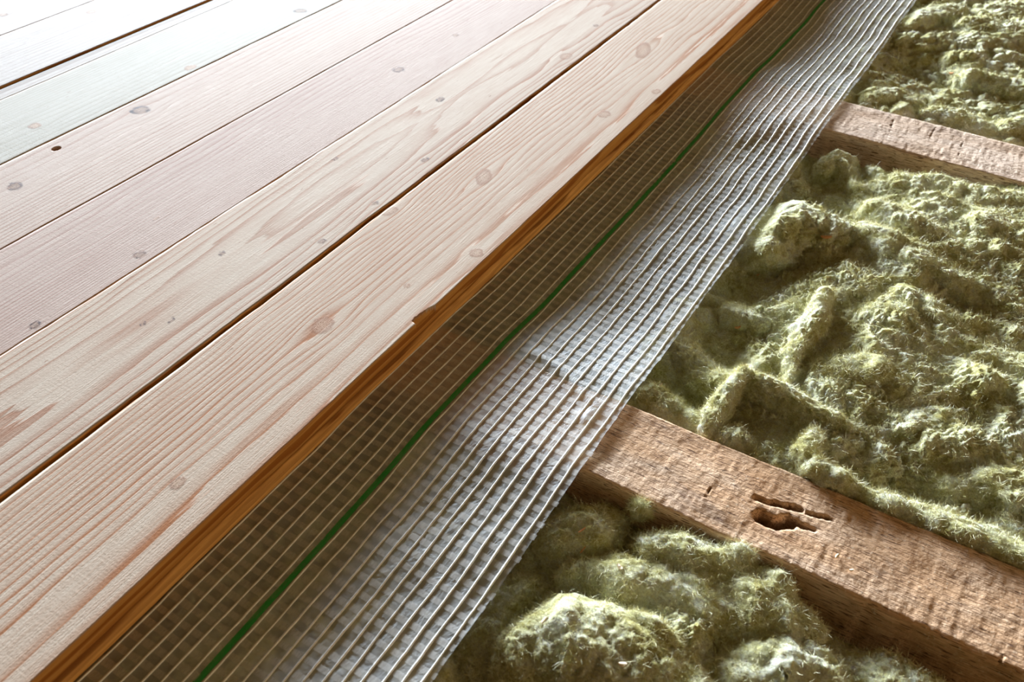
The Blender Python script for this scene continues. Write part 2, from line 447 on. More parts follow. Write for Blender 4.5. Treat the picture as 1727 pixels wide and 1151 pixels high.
jm1 = joist_material('joist_brown', (0.64, 0.37, 0.19), (0.76, 0.51, 0.32), (0.82, 0.63, 0.47))
jm2 = joist_material('joist_pale', (0.70, 0.52, 0.38), (0.80, 0.64, 0.51), (0.84, 0.71, 0.60))
joist('near brown sawn joist with a split knot hole, running under the film', 0.428, 0.513, jm1, 1.0,
      slits=[([(-0.0519, 0.4734), (-0.0431, 0.4748), (-0.0199, 0.4821)], 0.0030, 0.006),
             ([(-0.0433, 0.4591), (-0.0340, 0.4585), (-0.0247, 0.4656)], 0.0072, 0.013),
             ([(-0.0260, 0.4699), (-0.0155, 0.4675), (-0.0069, 0.4685)], 0.0030, 0.004),
             ([(-0.0150, 0.4806), (0.0026, 0.4845)], 0.0020, 0.004),
             ([(-0.0851, 0.4661), (-0.0855, 0.4551)], 0.0011, 0.0015),
             ([(0.1274, 0.4276), (0.1292, 0.4350)], 0.0012, 0.003)])
joist('far pale sawn joist with rough crosswise saw marks, near the top right', 1.086, 1.178, jm2, 5.0,
      slits=[([(-0.1087, 1.1652), (-0.1055, 1.1258)], 0.0008, 0.0009), ([(-0.0583, 1.1701), (-0.0592, 1.1383)], 0.0008, 0.0009), ([(-0.0221, 1.1555), (-0.0205, 1.1111)], 0.0007, 0.0009)])

# ------------------------------------------------------------------ subfloor under the joists
Tf = NT('subfloor_boards')
fb = Tf.n('ShaderNodeBsdfPrincipled', Base__Color=Tf.mix(Tf.noise(Tf.mapv((6, 40, 6)), 1.0, 4), (0.16, 0.10, 0.06), (0.26, 0.17, 0.10)), Roughness=0.9)
Tf.surf(fb.outputs[0])
gx, gy = np.meshgrid(np.linspace(-1.8, 1.4, 8), np.linspace(-0.6, 2.6, 8), indexing='ij')
fl = mesh_np('floor', np.concatenate([np.stack([gx, gy, gx * 0 - 0.125], -1).reshape(-1, 3), np.stack([gx, gy, gx * 0 - 0.115], -1).reshape(-1, 3)]),
             np.concatenate([grid_quads(8, 8)[:, ::-1], grid_quads(8, 8) + 64]), Tf.m, smooth_on=False)
tag(fl, kind='structure')

# ------------------------------------------------------------------ reinforced film
JY = ((0.428, 0.513), (1.086, 1.178))
def film_z(X, Y):
    """height of the film: rests on the joists, sags and ripples between them"""
    on = np.zeros_like(X)
    for a, b in JY:
        on = np.maximum(on, smooth(a - 0.11, a - 0.002, Y) * smooth(b + 0.11, b + 0.002, Y))
    free = smooth(-0.372, -0.30, X)
    sag = -0.0030 - 0.0020 * n2(X, Y, 0.10, 0.12, 101) - 0.0010 * n2(X, Y, 0.035, 0.05, 102) - 0.0005 * n2(X, Y, 0.012, 0.02, 103)
    z = sag * (1 - on) * (0.35 + 0.65 * free) + on * (0.0016 + free * (0.0010 + 0.0005 * n2(X, Y, 0.04, 0.03, 104)))
    # raised crease beside the near joist and at the far joist
    cr = seg_dist(X, Y, [(-0.2715, 0.5250), (-0.2329, 0.5136), (-0.1983, 0.4934), (-0.1989, 0.4754)])
    z = z + 0.0016 * np.exp(-(cr / 0.006) ** 2)
    cr = seg_dist(X, Y, [(-0.2554, 1.0031), (-0.2208, 1.0812), (-0.1878, 1.1521)])
    z = z + 0.0012 * np.exp(-(cr / 0.014) ** 2)
    return np.where(X < -0.366, np.minimum(z, -0.0008 * (1 - on)), z) + 0.0

FX0, FXE = -0.40, -0.1775
def edge_x(Y): return FXE + 0.0014 * n2(Y, Y * 0, 0.08, 1, 110) + 0.0005 * n2(Y, Y * 0 + 3, 0.012, 1, 111)

T = NT('clear_film')
cr1 = T.noise(T.mapv((70, 40, 70)), 1.0, 4, 0.6, 0.8)
cr2 = T.noise(T.mapv((320, 160, 320)), 1.0, 3, 0.6, 0.5)
bmp = T.n('ShaderNodeBump', Strength=1.0, Distance=0.0012, Height=T.math('ADD', cr1, T.math('MULTIPLY', cr2, 0.25)))
tr = T.n('ShaderNodeBsdfTransparent', Color=(0.95, 0.94, 0.86))
gl = T.n('ShaderNodeBsdfGlossy', Color=(0.9, 0.95, 1.0), Roughness=0.60, Normal=bmp.outputs[0])
df = T.n('ShaderNodeBsdfDiffuse', Color=(0.84, 0.90, 0.95), Normal=bmp.outputs[0])
tl = T.n('ShaderNodeBsdfTranslucent', Color=(0.80, 0.86, 0.90))
haze = T.n('ShaderNodeMixShader', i0=0.15, i1=df.outputs[0], i2=tl.outputs[0])
m_a = T.n('ShaderNodeMixShader', i0=T.rng(cr1, 0.3, 0.7, 0.05, 0.17), i1=tr.outputs[0], i2=haze.outputs[0])
m_b = T.n('ShaderNodeMixShader', i0=0.24, i1=m_a.outputs[0], i2=gl.outputs[0])
T.surf(m_b.outputs[0])
film_mat = T.m

def yarn_material(name, col, alpha=1.0, rough=0.5):
    T = NT(name)
    nz = T.noise(T.mapv((500, 160, 500)), 1.0, 2)
    b = T.n('ShaderNodeBsdfPrincipled', Base__Color=col, Roughness=rough)
    b.inputs['Specular IOR Level'].default_value = 0.6
    tr = T.n('ShaderNodeBsdfTransparent', Color=(0.97, 0.96, 0.93))
    gmix = 0.45 if alpha > 0.6 else 0.75
    gy = T.n('ShaderNodeBsdfGlossy', Color=[min(1, c * 1.1) for c in col], Roughness=0.62)
    bg_ = T.n('ShaderNodeMixShader', i0=gmix, i1=b.outputs[0], i2=gy.outputs[0])
    mx = T.n('ShaderNodeMixShader', i0=T.rng(nz, 0.3, 0.7, alpha * 0.8, min(1.0, alpha * 1.15)), i1=tr.outputs[0], i2=bg_.outputs[0])
    T.surf(mx.outputs[0])
    return T.m
warp_mat = yarn_material('white_yarn', (0.86, 0.87, 0.86), 0.92)
weft_mat = yarn_material('flat_weft', (0.88, 0.89, 0.90), 0.29)
green_mat = yarn_material('green_tape', (0.02, 0.42, 0.07), 0.8)

film = bpy.data.objects.new('vapour_barrier', None); COL.objects.link(film)
tag(film, 'clear reinforced vapour barrier film with white grid and green line, beside the floorboards', 'plastic film')
ys = lines(-0.05, 2.2, 0.0035)
us = np.linspace(0, 1, 76)
Yg = np.repeat(ys[:, None], len(us), 1)
Xg = FX0 + (edge_x(Yg) - FX0) * us[None, :]
Zg = film_z(Xg, Yg)
mesh_np('film_sheet', np.stack([Xg, Yg, Zg], -1), grid_quads(*Xg.shape)[:, ::-1], film_mat, film)

def tube(path, rad, sides=5):
    """vertices and quads of a tube along path (N,3)"""
    t = np.gradient(path, axis=0); t /= np.linalg.norm(t, axis=1)[:, None]
    s = np.cross(t, [0, 0, 1.0]); s /= np.linalg.norm(s, axis=1)[:, None]
    u = np.cross(s, t)
    a = np.linspace(0, 2 * np.pi, sides, endpoint=False)
    rad = np.broadcast_to(rad, (len(path),))
    V = path[:, None] + rad[:, None, None] * (np.cos(a)[None, :, None] * s[:, None] + np.sin(a)[None, :, None] * u[:, None])
    return V, grid_quads(len(path), sides, wrap=True)

ysw = lines(-0.04, 2.2, 0.0045)
nw = 19
for i in range(nw):
    x0 = -0.3740 + i * 0.01062
    if abs(x0 + 0.3025) < 0.003: x0 = -0.2990
    if i == nw - 1: x0 = -0.1830
    xx = x0 + 0.0011 * n2(ysw, ysw * 0 + i, 0.045, 1, 120) + 0.0013 * n2(ysw, ysw * 0 + 2, 0.09, 1, 121) + 0.0003 * n2(ysw, ysw * 0 + i, 0.010, 1, 122)
    zz = film_z(xx, ysw) + 0.0002
    rr = 0.00078 + 0.00026 * n2(ysw, ysw * 0 + i * 3, 0.012, 1, 123)
    V, Q = tube(np.stack([xx, ysw, zz], -1), rr)
    mesh_np('warp_yarn', V, Q, warp_mat, film)
# flat green marker tape
xx = -0.3030 + 0.0013 * n2(ysw, ysw * 0 + 2, 0.09, 1, 121)
offs = np.array([-0.0023, 0.0, 0.0023])
Xg = xx[:, None] + offs[None, :]; Yg = np.repeat(ysw[:, None], 3, 1)
o = mesh_np('marker_tape', np.stack([Xg, Yg, film_z(Xg, Yg) + 0.0009 * np.array([0.6, 1, 0.6])], -1), grid_quads(*Xg.shape)[:, ::-1], green_mat, film)
tag(o, 'green marker tape')
# flat weft tapes across
wx = np.linspace(0, 1, 15)
j = 0; y = 0.02
rs = np.random.default_rng(5)
while y < 2.1:
    w = 0.0022 + 0.0007 * rs.random()
    x = -0.385 + (edge_x(np.array([y]))[0] + 0.385 + rs.uniform(-0.001, 0.0012)) * wx
    yc = y + 0.0010 * n2(x, x * 0 + j, 0.05, 1, 130) + 0.018 * (x + 0.3) * 0.0
    Xw = np.stack([x, x], -1); Yw = np.stack([yc - w, yc + w], -1)
    Zw = film_z(Xw, Yw) + 0.00025
    mesh_np('weft_tape', np.stack([Xw, Yw, Zw], -1), grid_quads(*Xw.shape), weft_mat, film)
    y += 0.0112 + rs.uniform(-0.0006, 0.0006); j += 1

# ------------------------------------------------------------------ mineral wool
T = NT('mineral_wool')
vec = T.tc.outputs['Object']
w1 = T.noise(vec, 22, 4, 0.6, 0.5)
w2 = T.noise(vec, 110, 4, 0.65, 0.6)
w3 = T.noise(vec, 620, 3, 0.7, 0.8)
tone = T.math('ADD', T.math('MULTIPLY', w1, 0.55), T.math('MULTIPLY', w2, 0.45))
col = T.ramp(tone, [(0.33, (0.42, 0.37, 0.10)), (0.43, (0.68, 0.67, 0.31)), (0.51, (0.86, 0.88, 0.58)), (0.60, (0.90, 0.95, 0.82))])
col = T.mix(T.rng(w3, 0.35, 0.62, 0.45, 0.0), col, (0.24, 0.20, 0.07))
spk = T.noise(vec, 1500, 2, 0.6)
col = T.mix(T.rng(spk, 0.62, 0.70, 0.0, 0.7), col, (0.78, 0.80, 0.66))
vn = T.n('ShaderNodeTexNoise', Vector=T.mapv((360, 360, 360)), Scale=1.0, Detail=5, Roughness=0.8, Distortion=1.2).outputs['Fac']
hb = T.math('ADD', T.math('MULTIPLY', vn, 1.0), T.math('MULTIPLY', spk, 0.35))
bmp = T.n('ShaderNodeBump', Strength=1.0, Distance=0.0036, Height=hb)
b = T.n('ShaderNodeBsdfPrincipled', Base__Color=col, Roughness=0.95, Normal=bmp.outputs[0], Subsurface__Weight=0.15, Subsurface__Radius=(1.0, 0.8, 0.25), Subsurface__Scale=0.004)
b.inputs['Specular IOR Level'].default_value = 0.15
T.surf(b.outputs[0])
wool_mat = T.m
T = NT('wool_fibre')
fc = T.ramp(T.noise(T.tc.outputs['Object'], 140, 2), [(0.35, (0.58, 0.52, 0.20)), (0.6, (0.84, 0.84, 0.60))])
b = T.n('ShaderNodeBsdfPrincipled', Base__Color=fc, Roughness=0.5)
T.surf(b.outputs[0])
fibre_mat = T.m

def wool_disp(P, amp=1.0, seed=0):
    """torn, puffy relief: billowed noise with sharp creases at several sizes"""
    warp = np.stack([vnoise(P, 0.030, 200 + seed), vnoise(P, 0.030, 201 + seed), vnoise(P, 0.030, 202 + seed)], -1) * 0.008
    Q = P + warp
    d = 0.0105 * (np.abs(vnoise(Q, (0.045, 0.045, 0.045), 210 + seed)) - 0.30)
    d += 0.0070 * (np.abs(vnoise(Q, (0.020, 0.017, 0.018), 211 + seed)) - 0.30)
    m = 0.45 + 0.75 * np.clip(vnoise(P, 0.05, 219 + seed) + 0.5, 0, 1)
    d += m * 0.0034 * (np.abs(vnoise(Q, (0.0095, 0.0080, 0.0085), 212 + seed)) - 0.3)
    d += m * 0.0027 * (np.abs(vnoise(Q, 0.0045, 213 + seed)) - 0.3)
    d += m * 0.0015 * vnoise(P, 0.0022, 214 + seed)
    return d * amp

def normals(P):
    du = np.gradient(P, axis=0); dv = np.gradient(P, axis=1)
    n = np.cross(du, dv); n /= np.maximum(np.linalg.norm(n, axis=-1, keepdims=True), 1e-9)
    return n

def clamp_film(P):
    """wool that lies under the film stays below it"""
    x, y = P[..., 0], P[..., 1]
    lim = film_z(x, y) - 0.0022
    under = smooth(-0.155, -0.172, x)
    zc = np.minimum(P[..., 2], lim)
    P[..., 2] = P[..., 2] * (1 - under) + zc * under
    for a, b in JY:       # and never rises through a joist
        pass
    return P

rf = np.random.default_rng(11)
def fibres(parent, P, N, count, length=(0.004, 0.011), wid=0.00009, lift=0.6, mask=None):
    Pf = P.reshape(-1, 3); Nf = N.reshape(-1, 3)
    ok = (Pf[:, 0] > -0.19) & (Pf[:, 0] < 0.17) & (Pf[:, 2] > -0.06) & (Pf[:, 1] > 0.12) & (Pf[:, 1] < 1.8)
    idx = np.nonzero(ok)[0]
    if len(idx) < 10: return
    s = rf.choice(idx, count)
    p0 = Pf[s]; n = Nf[s]
    r = rf.normal(size=(count, 3)); r /= np.linalg.norm(r, axis=1)[:, None]
    t = r - n * np.sum(r * n, 1)[:, None]
    d1 = t + n * rf.uniform(0.05, lift, count)[:, None]; d1 /= np.linalg.norm(d1, axis=1)[:, None]
    d2 = d1 + rf.normal(size=(count, 3)) * 0.55; d2 /= np.linalg.norm(d2, axis=1)[:, None]
    d3 = d2 + rf.normal(size=(count, 3)) * 0.55 - n * 0.3; d3 /= np.linalg.norm(d3, axis=1)[:, None]
    L = rf.uniform(*length, count)[:, None] / 2
    pts = [p0 - n * 0.0005]; pts.append(pts[0] + d1 * L); pts.append(pts[1] + d2 * L); pts.append(pts[2] + d3 * L)
    wv = np.cross(d1, rf.normal(size=(count, 3))); wv /= np.linalg.norm(wv, axis=1)[:, None]
    W = wv * wid
    V = np.stack([pts[0] - W, pts[0] + W, pts[1] - W, pts[1] + W, pts[2]], 1)
    k0 = np.array([[0, 1, 3], [0, 3, 2], [2, 3, 4]])
    F = (np.arange(count)[:, None, None] * 5 + k0[None]).reshape(-1, 3)
    o = mesh_np('loose_fibres', V, None, fibre_mat, parent, smooth_on=False, tris=F)
    tag(o, kind='stuff')

def wool_obj(name, label, P, wrap=False, flip=False, fib=0, cat='insulation', group=None, N=None):
    q = grid_quads(P.shape[0], P.shape[1], wrap)
    if flip: q = q[:, ::-1]
    o = mesh_np(name, P, q, wool_mat)
    tag(o, label, cat, group)
    if fib:
        fibres(o, P, N, fib)
    return o

def batt(label, y0, y1, zf, seed, fib, stepy, xfine):
    xs = lines(-1.0, 0.95, 0.03, [(-0.42, -0.19, 0.004), (-0.19, xfine, stepy), (xfine, 0.4, 0.01)])
    ys_ = lines(y0 + 0.0015, y1 - 0.0015, 0.03, [(max(y0, 0.13), min(y1 + .1, 1.78), stepy)])
    X, Y = np.meshgrid(xs, ys_, indexing='ij')
    Z = zf(X, Y)
    P = np.stack([X, Y, Z], -1)
    N = normals(P)
    near = smooth(0.0, 0.006, Y - y0) * smooth(0.0, 0.006, y1 - Y)
    d = wool_disp(P, 1.0, seed)
    P[..., 2] += d
    hd = 0.8 * near
    P[..., 0] += N[..., 0] * d * hd; P[..., 1] += N[..., 1] * d * hd
    # sideways tearing so that folds overhang a little
    P[..., 0] += 0.004 * vnoise(P, 0.018, 230 + seed) * near
    P[..., 1] += 0.004 * vnoise(P, 0.018, 231 + seed) * near
    P[..., 1] = np.clip(P[..., 1], y0 + 0.0018, y1 - 0.0018)
    P = clamp_film(P)
    N = normals(P)
    # closed sides down to the subfloor
    B = P.copy(); 
    ring = np.concatenate([P[:1], P, P[-1:]], 0); ring = np.concatenate([ring[:, :1], ring, ring[:, -1:]], 1)
    ring[0, :, 2] = ring[-1, :, 2] = -0.1135; ring[:, 0, 2] = ring[:, -1, 2] = -0.1135
    return wool_obj('wool_batt', label, ring, fib=0), P, N

def bumpf(X, Y, c, rx, ry, h, ang=0.0, pw=2.0):
    ca, sa = math.cos(ang), math.sin(ang)
    dx, dy = X - c[0], Y - c[1]
    a = (dx * ca + dy * sa) / rx; b = (-dx * sa + dy * ca) / ry
    return h * np.exp(-(a * a + b * b) ** (pw / 2))

def zA(X, Y):
    z = -0.034 + 0.006 * n2(X, Y, 0.08, 0.08, 240)
    z = z + bumpf(X, Y, (-0.0709, 0.3242), 0.09, 0.05, 0.022, .5)
    z = z - 0.02 * smooth(0.395, 0.425, Y) * smooth(-0.02, 0.02, X)
    z = np.where(X < -0.19, np.minimum(z, -0.026), z)
    return z

def zB(X, Y):
    z = -0.012 + 0.006 * n2(X, Y, 0.09, 0.09, 250)
    z = z - 0.020 * np.exp(-((X + 0.145) / 0.035) ** 2)                         # hollow along the film
    z = z + bumpf(X, Y, (0.0254, 0.9351), 0.10, 0.09, 0.010)
    z = z + bumpf(X, Y, (0.0394, 0.6770), 0.12, 0.10, 0.012)
    z = z - bumpf(X, Y, (0.0247, 0.8091), 0.045, 0.02, 0.014, .5)
    z = z - bumpf(X, Y, (0.0663, 0.5620), 0.05, 0.02, 0.010, .5)
    z = z + 0.007 * smooth(-0.10, -0.02, X)
    z = z - 0.029 * smooth(1.035, 1.084, Y) * smooth(0.06, 0.0, X)
    z = np.where(X < -0.20, np.minimum(z, -0.030), z)
    z = z - 0.012 * smooth(0.53, 0.514, Y)
    return z

def zC(X, Y):
    z = -0.010 + 0.008 * n2(X, Y, 0.10, 0.08, 260)
    z = z - bumpf(X, Y, (-0.1098, 1.3577), 0.05, 0.06, 0.018)
    z = z + bumpf(X, Y, (-0.0401, 1.5878), 0.06, 0.12, 0.012)
    z = z - 0.012 * smooth(1.20, 1.180, Y)
    return z

oA, PA, NA = batt('shaded mineral wool batt filling the bay in front of the near joist', 0.0, 0.428, zA, 0, 0, 0.0012, 0.18)
fibres(oA, PA, NA, 24000)
oB, PB, NB = batt('large yellow-green mineral wool batt filling the bay between the two joists', 0.513, 1.086, zB, 3, 0, 0.00125, 0.15)
fibres(oB, PB, NB, 80000)
oC, PC, NC = batt('mineral wool batt behind the far pale joist, at the top right', 1.178, 2.2, zC, 7, 0, 0.0020, 0.06)
fibres(oC, PC, NC, 22000)

def chunk(label, pts, w, h, ztop, seed, amp=0.75, fib=1500, sharp=5.0, res=0.0013, roll=0.0):
    """torn lump of wool: a flattened, tapered roll along pts, with puffy relief"""
    pts = np.array(pts, float)
    if pts.ndim == 2 and len(pts) >= 2:
        seg = np.r_[0, np.cumsum(np.hypot(*np.diff(pts, axis=0).T))]
    L = seg[-1]
    d0 = (pts[1] - pts[0]) / np.linalg.norm(pts[1] - pts[0]); d1 = (pts[-1] - pts[-2]) / np.linalg.norm(pts[-1] - pts[-2])
    w = np.broadcast_to(np.array(w, float), (len(pts),)) if np.ndim(w) else np.full(len(pts), float(w))
    ex = w[0] * 0.9, w[-1] * 0.9
    P2 = np.vstack([pts[0] - d0 * ex[0], pts, pts[-1] + d1 * ex[1]])
    w2 = np.r_[w[0], w, w[-1]]
    zt = np.broadcast_to(np.array(ztop, float), (len(pts),)) if np.ndim(ztop) else np.full(len(pts), float(ztop))
    zt2 = np.r_[zt[0], zt, zt[-1]]
    s = np.r_[0, np.cumsum(np.hypot(*np.diff(P2, axis=0).T))]; LL = s[-1]
    nu = max(24, int(LL / res)); 
    q = np.linspace(0, 1, nu); sq = LL * (0.5 - 0.5 * np.cos(np.pi * q)) * 0.35 + LL * q * 0.65
    cx = np.interp(sq, s, P2[:, 0]); cy = np.interp(sq, s, P2[:, 1])
    for _ in range(max(3, nu // 14)):
        cx[1:-1] = (cx[:-2] + cx[1:-1] * 2 + cx[2:]) / 4; cy[1:-1] = (cy[:-2] + cy[1:-1] * 2 + cy[2:]) / 4
    ww = np.interp(sq, s, w2); zz = np.interp(sq, s, zt2)
    t0 = sq / (ex[0] * 1.15); t1 = (LL - sq) / (ex[1] * 1.15)
    sc = np.sqrt(np.clip(1 - np.clip(1 - t0, 0, 1) ** 2, 0, 1)) * np.sqrt(np.clip(1 - np.clip(1 - t1, 0, 1) ** 2, 0, 1))
    sc = np.maximum(sc, 0.02)
    tx = np.gradient(cx); ty = np.gradient(cy); tn = np.hypot(tx, ty) + 1e-9; tx /= tn; ty /= tn
    nv = max(20, int(1.4 * math.pi * max(w.max(), h) / res))
    a = np.linspace(-0.22 * np.pi, 1.22 * np.pi, nv)
    ca, sa = np.cos(a), np.sin(a)
    ca = np.sign(ca) * np.abs(ca) ** 0.85; sg = np.sign(sa) * np.abs(sa) ** 0.85
    X = cx[:, None] + ty[:, None] * ca[None] * (ww * sc)[:, None]
    Y = cy[:, None] - tx[:, None] * ca[None] * (ww * sc)[:, None]
    Z = (zz - h)[:, None] + h * sg[None] * (0.25 + 0.75 * sc[:, None])
    Z[:, :] = np.where(sc[:, None] < 0.03, (zz - h)[:, None], Z)
    P = np.stack([X, Y, Z], -1)
    N = normals(P); N = np.where((N[nu // 2, nv // 2, 2] < 0), -N, N)
    d = wool_disp(P, amp, seed) * np.minimum(1, sc * 1.5)[:, None]
    P = P + N * d[..., None] + 0.003 * amp * np.stack([vnoise(P, 0.02, 300 + seed), vnoise(P, 0.02, 301 + seed), np.zeros_like(d)], -1)
    for ja, jb in JY:       # lumps lean against the joists, they do not enter them
        mid = P[..., 1].mean()
        if mid < ja and mid > ja - 0.3: P[..., 1] = np.where(P[..., 2] < 0.001, np.minimum(P[..., 1], ja - 0.0012), P[..., 1])
        if mid > jb and mid < jb + 0.4: P[..., 1] = np.where(P[..., 2] < 0.001, np.maximum(P[..., 1], jb + 0.0012), P[..., 1])
    P = clamp_film(P)
    N = normals(P); N = np.where((N[nu // 2, nv // 2, 2] < 0), -N, N)
    o = wool_obj('wool_chunk', label, P, flip=True)
    fibres(o, P, N, int(fib * 2.8))
    return o

# bay between the joists
chunk('rounded wool mound beside the film, lit on top and dark below, beside the rolls', [(-0.1560, 0.8178), (-0.1443, 0.8722), (-0.1061, 0.8631)], [.036, .044, .032], .044, [.002, .011, .006], 10, amp=1.0, fib=4000)
chunk('shaded wool tuft against the far joist where the film edge crosses it', [(-0.1548, 1.0227), (-0.1394, 1.0448), (-0.1009, 0.9962)], [.018, .022, .016], .028, [-.008, -.006, -.012], 11, fib=1800)
chunk('pale lumpy wool roll pressed along the front of the far joist', [(-0.0695, 1.0295), (-0.0318, 1.0415), (0.0203, 1.0416), (0.0821, 1.0478)], [.014, .018, .015, .017], .022, [-.006, .002, .0, .004], 12, fib=3000)
chunk('small round wool knob at the left end of the roll along the far joist', [(-0.0895, 1.0276), (-0.0813, 1.0217)], [.012, .012], .020, -.010, 13, fib=700)
chunk('upper slanting wool roll pointing to the lower right, dark under its right side', [(-0.0747, 0.9385), (-0.0321, 0.9177), (0.0077, 0.9005)], [.020, .026, .020], .030, [.008, .013, .004], 14, amp=.55, fib=2800)
chunk('lower slanting wool roll starting beside the rounded mound', [(-0.0707, 0.8834), (-0.0328, 0.8655), (0.0050, 0.8534), (0.0519, 0.8431)], [.024, .028, .026, .020], .032, [.010, .011, .008, .0], 15, amp=.6, fib=3600)
chunk('upright yellow wool tuft standing between the dark hollow and the torn slab', [(-0.0771, 0.7440), (-0.0776, 0.7067), (-0.0776, 0.6575), (-0.0723, 0.6151)], [.010, .014, .012, .009], .026, [.012, .014, .006, -.002], 16, amp=.6, fib=1800)
chunk('broad shaggy wool tuft with a dark ragged lower side, right of the upright tuft', [(-0.0334, 0.7453), (-0.0107, 0.7919), (0.0365, 0.7744)], [.020, .030, .022], .026, [.0, .006, .001], 17, fib=3600)
chunk('thin wool fold lying above the upright yellow tuft', [(-0.0771, 0.7605), (-0.0587, 0.7779), (-0.0358, 0.7781)], [.009, .010, .008], .018, -.002, 18, fib=900)
chunk('dark ragged wool clump touching the film edge, above the near joist', [(-0.1753, 0.6243), (-0.1448, 0.6054), (-0.1138, 0.5889)], [.020, .022, .018], .026, [-.010, -.012, -.014], 19, fib=2200)
chunk('shaded coiled wool clump in the corner of film and near joist', [(-0.1673, 0.5464), (-0.1487, 0.5411), (-0.1306, 0.5360)], [.020, .022, .018], .028, [-.006, -.006, -.010], 20, fib=2000)
chunk('two small pale wool tufts sitting left of the torn slab corner', [(-0.1266, 0.5941), (-0.1203, 0.5918)], [.009, .010], .02, .0, 21, fib=600)
chunk('shaded wool tuft below the rounded mound beside the film', [(-0.1548, 0.6997), (-0.1221, 0.6992), (-0.1013, 0.7339)], [.018, .020, .014], .022, [-.010, -.008, -.010], 22, fib=2000)
chunk('raised ridge of the torn wool slab running right from its pointed corner', [(-0.1073, 0.5930), (-0.0702, 0.5923), (-0.0285, 0.5882), (0.0060, 0.5863)], [.010, .014, .014, .012], .030, [.014, .010, .006, -.002], 23, amp=.5, fib=2400)
chunk('left edge of the torn wool slab dropping from its pointed corner to the near joist', [(-0.1090, 0.5875), (-0.1121, 0.5559), (-0.1117, 0.5279)], [.010, .012, .010], .026, [.012, .006, -.002], 24, amp=.5, fib=1400)
chunk('flat wool flap along the near joist below the torn slab', [(-0.0937, 0.5275), (-0.0637, 0.5273), (-0.0348, 0.5199)], [.018, .020, .016], .022, [-.004, -.002, -.004], 25, fib=2400)
chunk('thick curled wool roll resting along the near joist edge', [(-0.0331, 0.5617), (-0.0367, 0.5368), (-0.0240, 0.5231), (0.0029, 0.5259), (0.0345, 0.5252)], [.010, .012, .013, .012, .010], .022, [.006, .010, .008, .006, .0], 26, amp=.5, fib=2200)
chunk('long wool fold along the near joist at the right edge of the picture', [(0.0313, 0.5199), (0.0606, 0.5251), (0.0939, 0.5268), (0.1422, 0.5264)], [.012, .016, .018, .018], .022, [.0, .004, .006, .006], 27, amp=.5, fib=2800)
chunk('broad pale wool lobe above the long fold, right edge of the picture', [(0.0679, 0.5770), (0.1012, 0.5873), (0.1355, 0.5849)], [.018, .026, .026], .026, [.0, .008, .008], 28, amp=.7, fib=2600)
chunk('domed pale wool lobe between the torn slab and the shaggy tuft', [(-0.0459, 0.6497), (-0.0136, 0.6656), (0.0202, 0.6736)], [.022, .030, .022], .024, [.004, .010, .004], 29, amp=.6, fib=3400)
# bay in front of the near joist
chunk('round dark wool ball tucked under the film edge in front of the near joist', [(-0.1638, 0.3790), (-0.1496, 0.3942), (-0.1434, 0.4110)], [.026, .030, .022], .034, [-.012, -.006, -.012], 40, amp=.45, fib=1800)
chunk('small pale wool puff caught on the front edge of the near joist', [(-0.1270, 0.4239), (-0.1208, 0.4251)], [.0065, .0065], .012, .001, 41, amp=.6, fib=500)
chunk('wool ridge pressed against the front of the near joist', [(-0.1048, 0.4002), (-0.0809, 0.4089), (-0.0563, 0.4152), (-0.0366, 0.4156)], [.016, .020, .018, .014], .030, [-.006, -.002, -.002, -.004], 42, amp=.6, fib=2800)
chunk('tiny wool knob at the joist end of the ridge below the knot hole', [(-0.0481, 0.4232), (-0.0422, 0.4227)], [.008, .008], .016, .001, 43, amp=.6, fib=500)
chunk('long wool lobe slanting down to the right below the joist ridge', [(-0.1396, 0.3605), (-0.1132, 0.3681), (-0.0780, 0.3700), (-0.0373, 0.3761), (0.0027, 0.3797)], [.020, .024, .028, .028, .024], .034, [-.012, -.008, -.006, -.006, -.012], 44, amp=.6, fib=4500)
chunk('large domed wool lobe at the bottom centre with a pointed left end', [(-0.1384, 0.2827), (-0.1201, 0.3015), (-0.0779, 0.3028), (-0.0401, 0.3003)], [.030, .040, .046, .044], .046, [-.002, .010, .006, -.002], 45, amp=.55, fib=4200)
chunk('rounded pale wool lobe under the overhanging front edge of the near joist', [(-0.0518, 0.3975), (-0.0197, 0.3978), (0.0057, 0.3894)], [.026, .036, .028], .040, [-.004, .003, -.008], 50, amp=.6, fib=3200)
chunk('small crescent wool flap between the two large bottom lobes', [(-0.0899, 0.3330), (-0.0737, 0.3352), (-0.0577, 0.3324)], [.008, .011, .009], .018, [.002, .004, -.002], 46, amp=.4, fib=700)
chunk('wool lobe at the bottom edge right of the large dome', [(-0.0187, 0.3368), (0.0093, 0.3589), (0.0369, 0.3568)], [.028, .034, .030], .036, [-.010, -.001, -.006], 47, amp=.6, fib=2400)
chunk('low wool lobe below the near joist at the bottom right', [(0.0294, 0.3835), (0.0635, 0.3849), (0.1027, 0.3902)], [.024, .030, .026], .034, [-.016, -.009, -.010], 48, amp=.6, fib=1600)
chunk('shaded wool strip beneath the film edge at the bottom', [(-0.1708, 0.2728), (-0.1783, 0.2997), (-0.1708, 0.3267)], [.020, .022, .018], .024, [-.022, -.020, -.020], 49, amp=.7, fib=1600)
